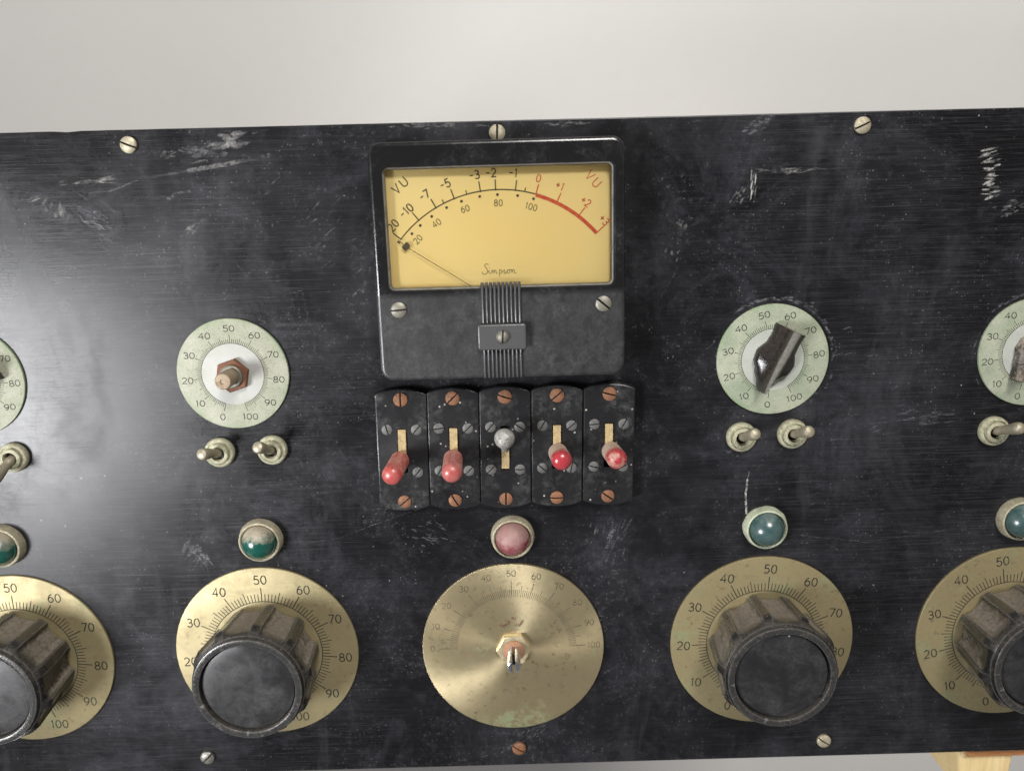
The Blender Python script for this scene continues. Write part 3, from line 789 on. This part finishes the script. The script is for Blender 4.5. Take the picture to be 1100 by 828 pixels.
SW = [(-38.75, 90, 40, [-75, 50, None, 50], 'cap_red', (-.9, -25.6), (-2.4, -27.2), 'lever switch with a red cap leaning aside'),
      (-19.35, 45, -60, [8, 45, 60, 45], 'cap_pink', (-.3, -25.4), (.2, -26.9), 'lever switch with a faded pink cap'),
      (.1, -18, 90, [50, -35, 45, 0], 'lever_ball', (0, -22.6), (-.2, -15.6), 'lever switch thrown up with a bare grey ball end'),
      (19.6, 40, 0, [60, 40, -40, 80], 'cap_dusty', (.2, -24.2), (1.4, -24.2), 'lever switch with a dusty beige cap red at the tip, between two others'),
      (39.15, -15, -35, [5, 60, -15, 30], 'cap_dusty', (.7, -24.2), (2.1, -24.4), 'lever switch at the end of the row, dusty cap with a red tip')]
pmesh = None
for i, (x, a1, a2, sa, cm, bs, tp, lb) in enumerate(SW):
    if pmesh is None: o = sp.build('lever_switch', ['bakelite', 'slot_dark'], root, (x, .2, 0), R(-1.0), sharp=30); pmesh = o.data
    else: o = link('lever_switch', pmesh, root, (x, .2, 0), R(-1.0))
    lab(o, lb)
    screw('mounting_screw', o, 0, -2.4, 3.98, a1, 'screw_copper', 2.65, .5, .35); screw('mounting_screw', o, 0, -42.6, 3.98, a2, 'screw_copper', 2.5, .5, .35)
    for (sx, sy), a in zip(((-5.5, -14), (5.5, -14.1), (-5.5, -30.7), (5.5, -30.8)), sa):
        screw('small_screw', o, sx, sy, 3.98, 20 if a is None else a, 'screw_dusty', 2.0, .35, .25)
    up = cm == 'lever_ball'
    y0, y1 = (-30.4, -21) if up else (-24.5, -14.0)
    lv = MB(); m_ = 8; vs = []
    for q in range(m_ + 1):
        y = y0 + (y1 - y0) * q / m_; z = 3.3 + 1.5 * math.sin(PI * (.15 + .7 * ((y + 32) / 20)))
        vs += [(-1.45, y, z), (1.45, y, z), (-1.45, y, .8), (1.45, y, .8)]
    lv.add(vs, [(4 * q, 4 * q + 1, 4 * q + 5, 4 * q + 4) for q in range(m_)] + [(4 * q + 1, 4 * q + 3, 4 * q + 7, 4 * q + 5) for q in range(m_)] + [(4 * q + 2, 4 * q, 4 * q + 4, 4 * q + 6) for q in range(m_)] + [(0, 2, 3, 1), (4 * m_, 4 * m_ + 1, 4 * m_ + 3, 4 * m_ + 2)])
    lv.build('lever', 'lever_brass', o)
    k = MB()
    hz = 21.0 if i < 2 else 17.5
    if up:
        captube(k, (bs[0], bs[1], 3.5), (tp[0], tp[1] - 2.2, 12), 1.7, 1.7)
        lathe(k, [(3.75 * math.cos(R(q)) + 1e-3, 14.2 + 3.6 * math.sin(R(q))) for q in range(-80, 91, 10)], 32, tp[0], tp[1])
    else: captube(k, (0, 0, 0), (tp[0] - bs[0], tp[1] - bs[1], hz - 4.8), 3.75, 3.6)
    if up: k.build('lever_cap', cm, o)
    else: k.build('lever_cap', cm, o, (bs[0], bs[1], 4.8))

# ---- toggle switches
def toggle(x, y, dx, dy, lb):
    a = MB()
    def rf(t, r, z, i): return r * (1 + (.018 * math.cos(36 * t) if i in (0, 1, 2) else 0)) 
    lathe(a, [(5.6, 0), (5.75, .8), (5.6, 1.9), (5.1, 2.4), (4.5, 2.5), (4.3, 2.2), (4.0, 2.2), (3.9, 3.4), (3.5, 3.7), (2.7, 3.7), (2.5, 3.3), (2.35, 1.5)], 144, rf=None)
    o = lab(a.build('toggle_switch', 'toggle_pale', root, (x, y, 0), R(rnd.uniform(0, 90)), sharp=40), lb)
    h = MB(); h.add([(2.4 * math.cos(q * PI / 12), 2.4 * math.sin(q * PI / 12), 1.6) for q in range(24)], [tuple(range(24))])
    t = MB(); L = Vector((dx, dy, 12.0)); B = Vector((0, 0, 1.2)); d = L.normalized()
    prof = [(0, 1.35), (1.5, 1.75), (2.2, 1.9), (3.2, 1.55), (5, 1.65), (8, 2.05), (10.3, 2.3), (11.5, 2.25), (12.3, 1.9), (12.75, 1.2), (12.9, .3)]
    tube(t, [B + d * s for s, _ in prof], [r for _, r in prof], 24)
    q = t.build('toggle_lever', 'toggle_bat', o); q.rotation_euler = (0, 0, -o.rotation_euler[2])
    h.build('toggle_hole', 'slot_dark', o)
for t in ((-109.3, -21.6, -2.3, 3.2, 'toggle switch under the bare rusty shaft, its lever pointing sideways and outward'), (-89.2, -21.2, -1.9, 5.0, 'toggle switch under the bare rusty shaft, nearer the meter'),
          (89.7, -21.3, 2.0, 4.8, 'toggle switch under the black pointer knob, nearer the meter'), (109.1, -20.6, 2.4, 4.4, 'toggle switch under the black pointer knob, farther from the meter'),
          (-188.1, -21.3, -2.4, -6.4, 'toggle switch in the glare near the photo edge, lever down'), (185.8, -21.7, 3.4, 4.6, 'toggle switch under the dusty pointer knob, lever cut by the photo edge')):
    toggle(*t)

# ---- indicator lamps
def lamp(x, y, bz, ln, lb, wob=0., rl=6.7):
    a = MB(); ph = rnd.uniform(0, 6)
    def rf(t, r, z, i): return r * (1 + (wob * (math.sin(3 * t + ph) + .6 * math.sin(7 * t + 2 * ph) + .4 * math.sin(13 * t)) if i < 3 else 0))
    lathe(a, [(8.5, 0), (8.55, .8), (8.3, 2.2), (7.9, 3.6), (7.4, 3.9), (7.0, 3.5), (6.8, 2.4)], 96, rf=rf)
    o = lab(a.build('indicator_lamp', bz, root, (x, y, 0)), lb)
    l = MB(); lathe(l, [(rl * math.cos(R(q)) + 1e-3, 2.6 + 6.4 * math.sin(R(q))) for q in range(0, 91, 6)], 64); l.build('lens', ln, o, sharp=80)
lamp(-97.1, -57.7, 'bezel_pale', 'lens_green', 'green indicator lamp with tan dust over its upper half', .006)
lamp(1.4, -59.3, 'bezel_pale', 'lens_red', 'dusty red indicator lamp under the middle lever switch', .003, 6.6)
lamp(100.3, -58.3, 'bezel_green', 'lens_teal', 'blue-green indicator lamp with a crusted pale bezel and a white scratch above', .016)
lamp(-198.1, -57.2, 'bezel_pale', 'lens_green', 'green indicator lamp in the glare, cut by the photo edge', .008)
lamp(199.5, -57.7, 'bezel_pale', 'lens_teal', 'blue-green indicator lamp cut by the photo edge above the dull brass dial', .008)

# ------------------------------------------------------------------ what it stands on
stand = bpy.data.objects.new('wooden_stand', None); col.objects.link(stand)
stand['label'] = 'pale pine stand with a leg showing under the bottom edge of the panel'; stand['category'] = 'stand'
lg = MB(); prism(lg, [(-8.0, -16), (13.2, -16), (14.6, 14), (-11, 14)], 0, Z0 - 7.2, 1.2, 3, (), 0, True)
l0 = lg.build('leg', 'pine', stand, (200.5, -171, 0))
for x, y in ((-200, -140), (-200, 60), (200, 60)): copy_part(l0, stand, (x, y, 0))
ra = MB(); box(ra, 193.5, -168.4, Z0 - 7.1, 235, -140, Z0 - 4.6, .2); ra.build('rail', 'plywood', stand)
fl = MB(); fl.add([(-3000, -3000, 0), (3000, -3000, 0), (3000, 3000, 0), (-3000, 3000, 0)], [(0, 1, 2, 3)])
f_ = fl.build('floor', 'pale_floor'); f_['kind'] = 'structure'

# ------------------------------------------------------------------ light
def area(name, loc, target, size, power, colr, spread=180):
    l = bpy.data.lights.new(name, 'AREA'); l.shape = 'DISK'; l.size = size; l.energy = power; l.color = colr; l.spread = R(spread)
    o = bpy.data.objects.new(name, l); col.objects.link(o); o.location = [c * MM for c in loc]
    o.rotation_euler = (Vector([c * MM for c in target]) - o.location).to_track_quat('-Z', 'Y').to_euler()
area('window_lamp', (-560, -135, Z0 + 530), (-70, -30, Z0), .26, 1.1, (.98, .985, 1.0), 58)
area('ceiling_lamp', (380, 1280, Z0 + 1400), (40, 0, Z0), .6, 41.0, (1.0, .965, .92))
w = bpy.data.worlds.new('World'); scene.world = w; w.use_nodes = True
nt = w.node_tree; bg = nt.nodes['Background']
tc = nt.nodes.new('ShaderNodeTexCoord'); sx = nt.nodes.new('ShaderNodeSeparateXYZ'); nt.links.new(tc.outputs['Generated'], sx.inputs[0])
cr = nt.nodes.new('ShaderNodeValToRGB'); cr.color_ramp.elements[0].position = .15; cr.color_ramp.elements[0].color = (.62, .60, .58, 1)
cr.color_ramp.elements[1].position = .95; cr.color_ramp.elements[1].color = (.22, .22, .225, 1)
nt.links.new(sx.outputs[2], cr.inputs[0]); nt.links.new(cr.outputs[0], bg.inputs[0]); bg.inputs[1].default_value = .56

# ------------------------------------------------------------------ camera
cam = bpy.data.cameras.new('camera'); co = bpy.data.objects.new('camera', cam); col.objects.link(co)
rt = Vector((.99959889, -.02798816, .00432607)); dn = Vector((-.02825422, -.97510907, .21991816)); fw = Vector((-.00193671, -.21995218, -.97550873))
co.matrix_world = Matrix.Translation((.003486, .067366, .293891 + Z0 * MM)) @ Matrix([[rt[i], -dn[i], -fw[i]] for i in range(3)]).to_4x4()
cam.sensor_width = 36; cam.lens = 859.92 / 1100 * 36; cam.clip_start = .01; cam.clip_end = 50
cam.dof.use_dof = True; cam.dof.focus_distance = .300; cam.dof.aperture_fstop = 9.0
scene.camera = co
scene.view_settings.view_transform = 'Standard'; scene.view_settings.look = 'None'
scene.view_settings.exposure = 0; scene.view_settings.gamma = 1
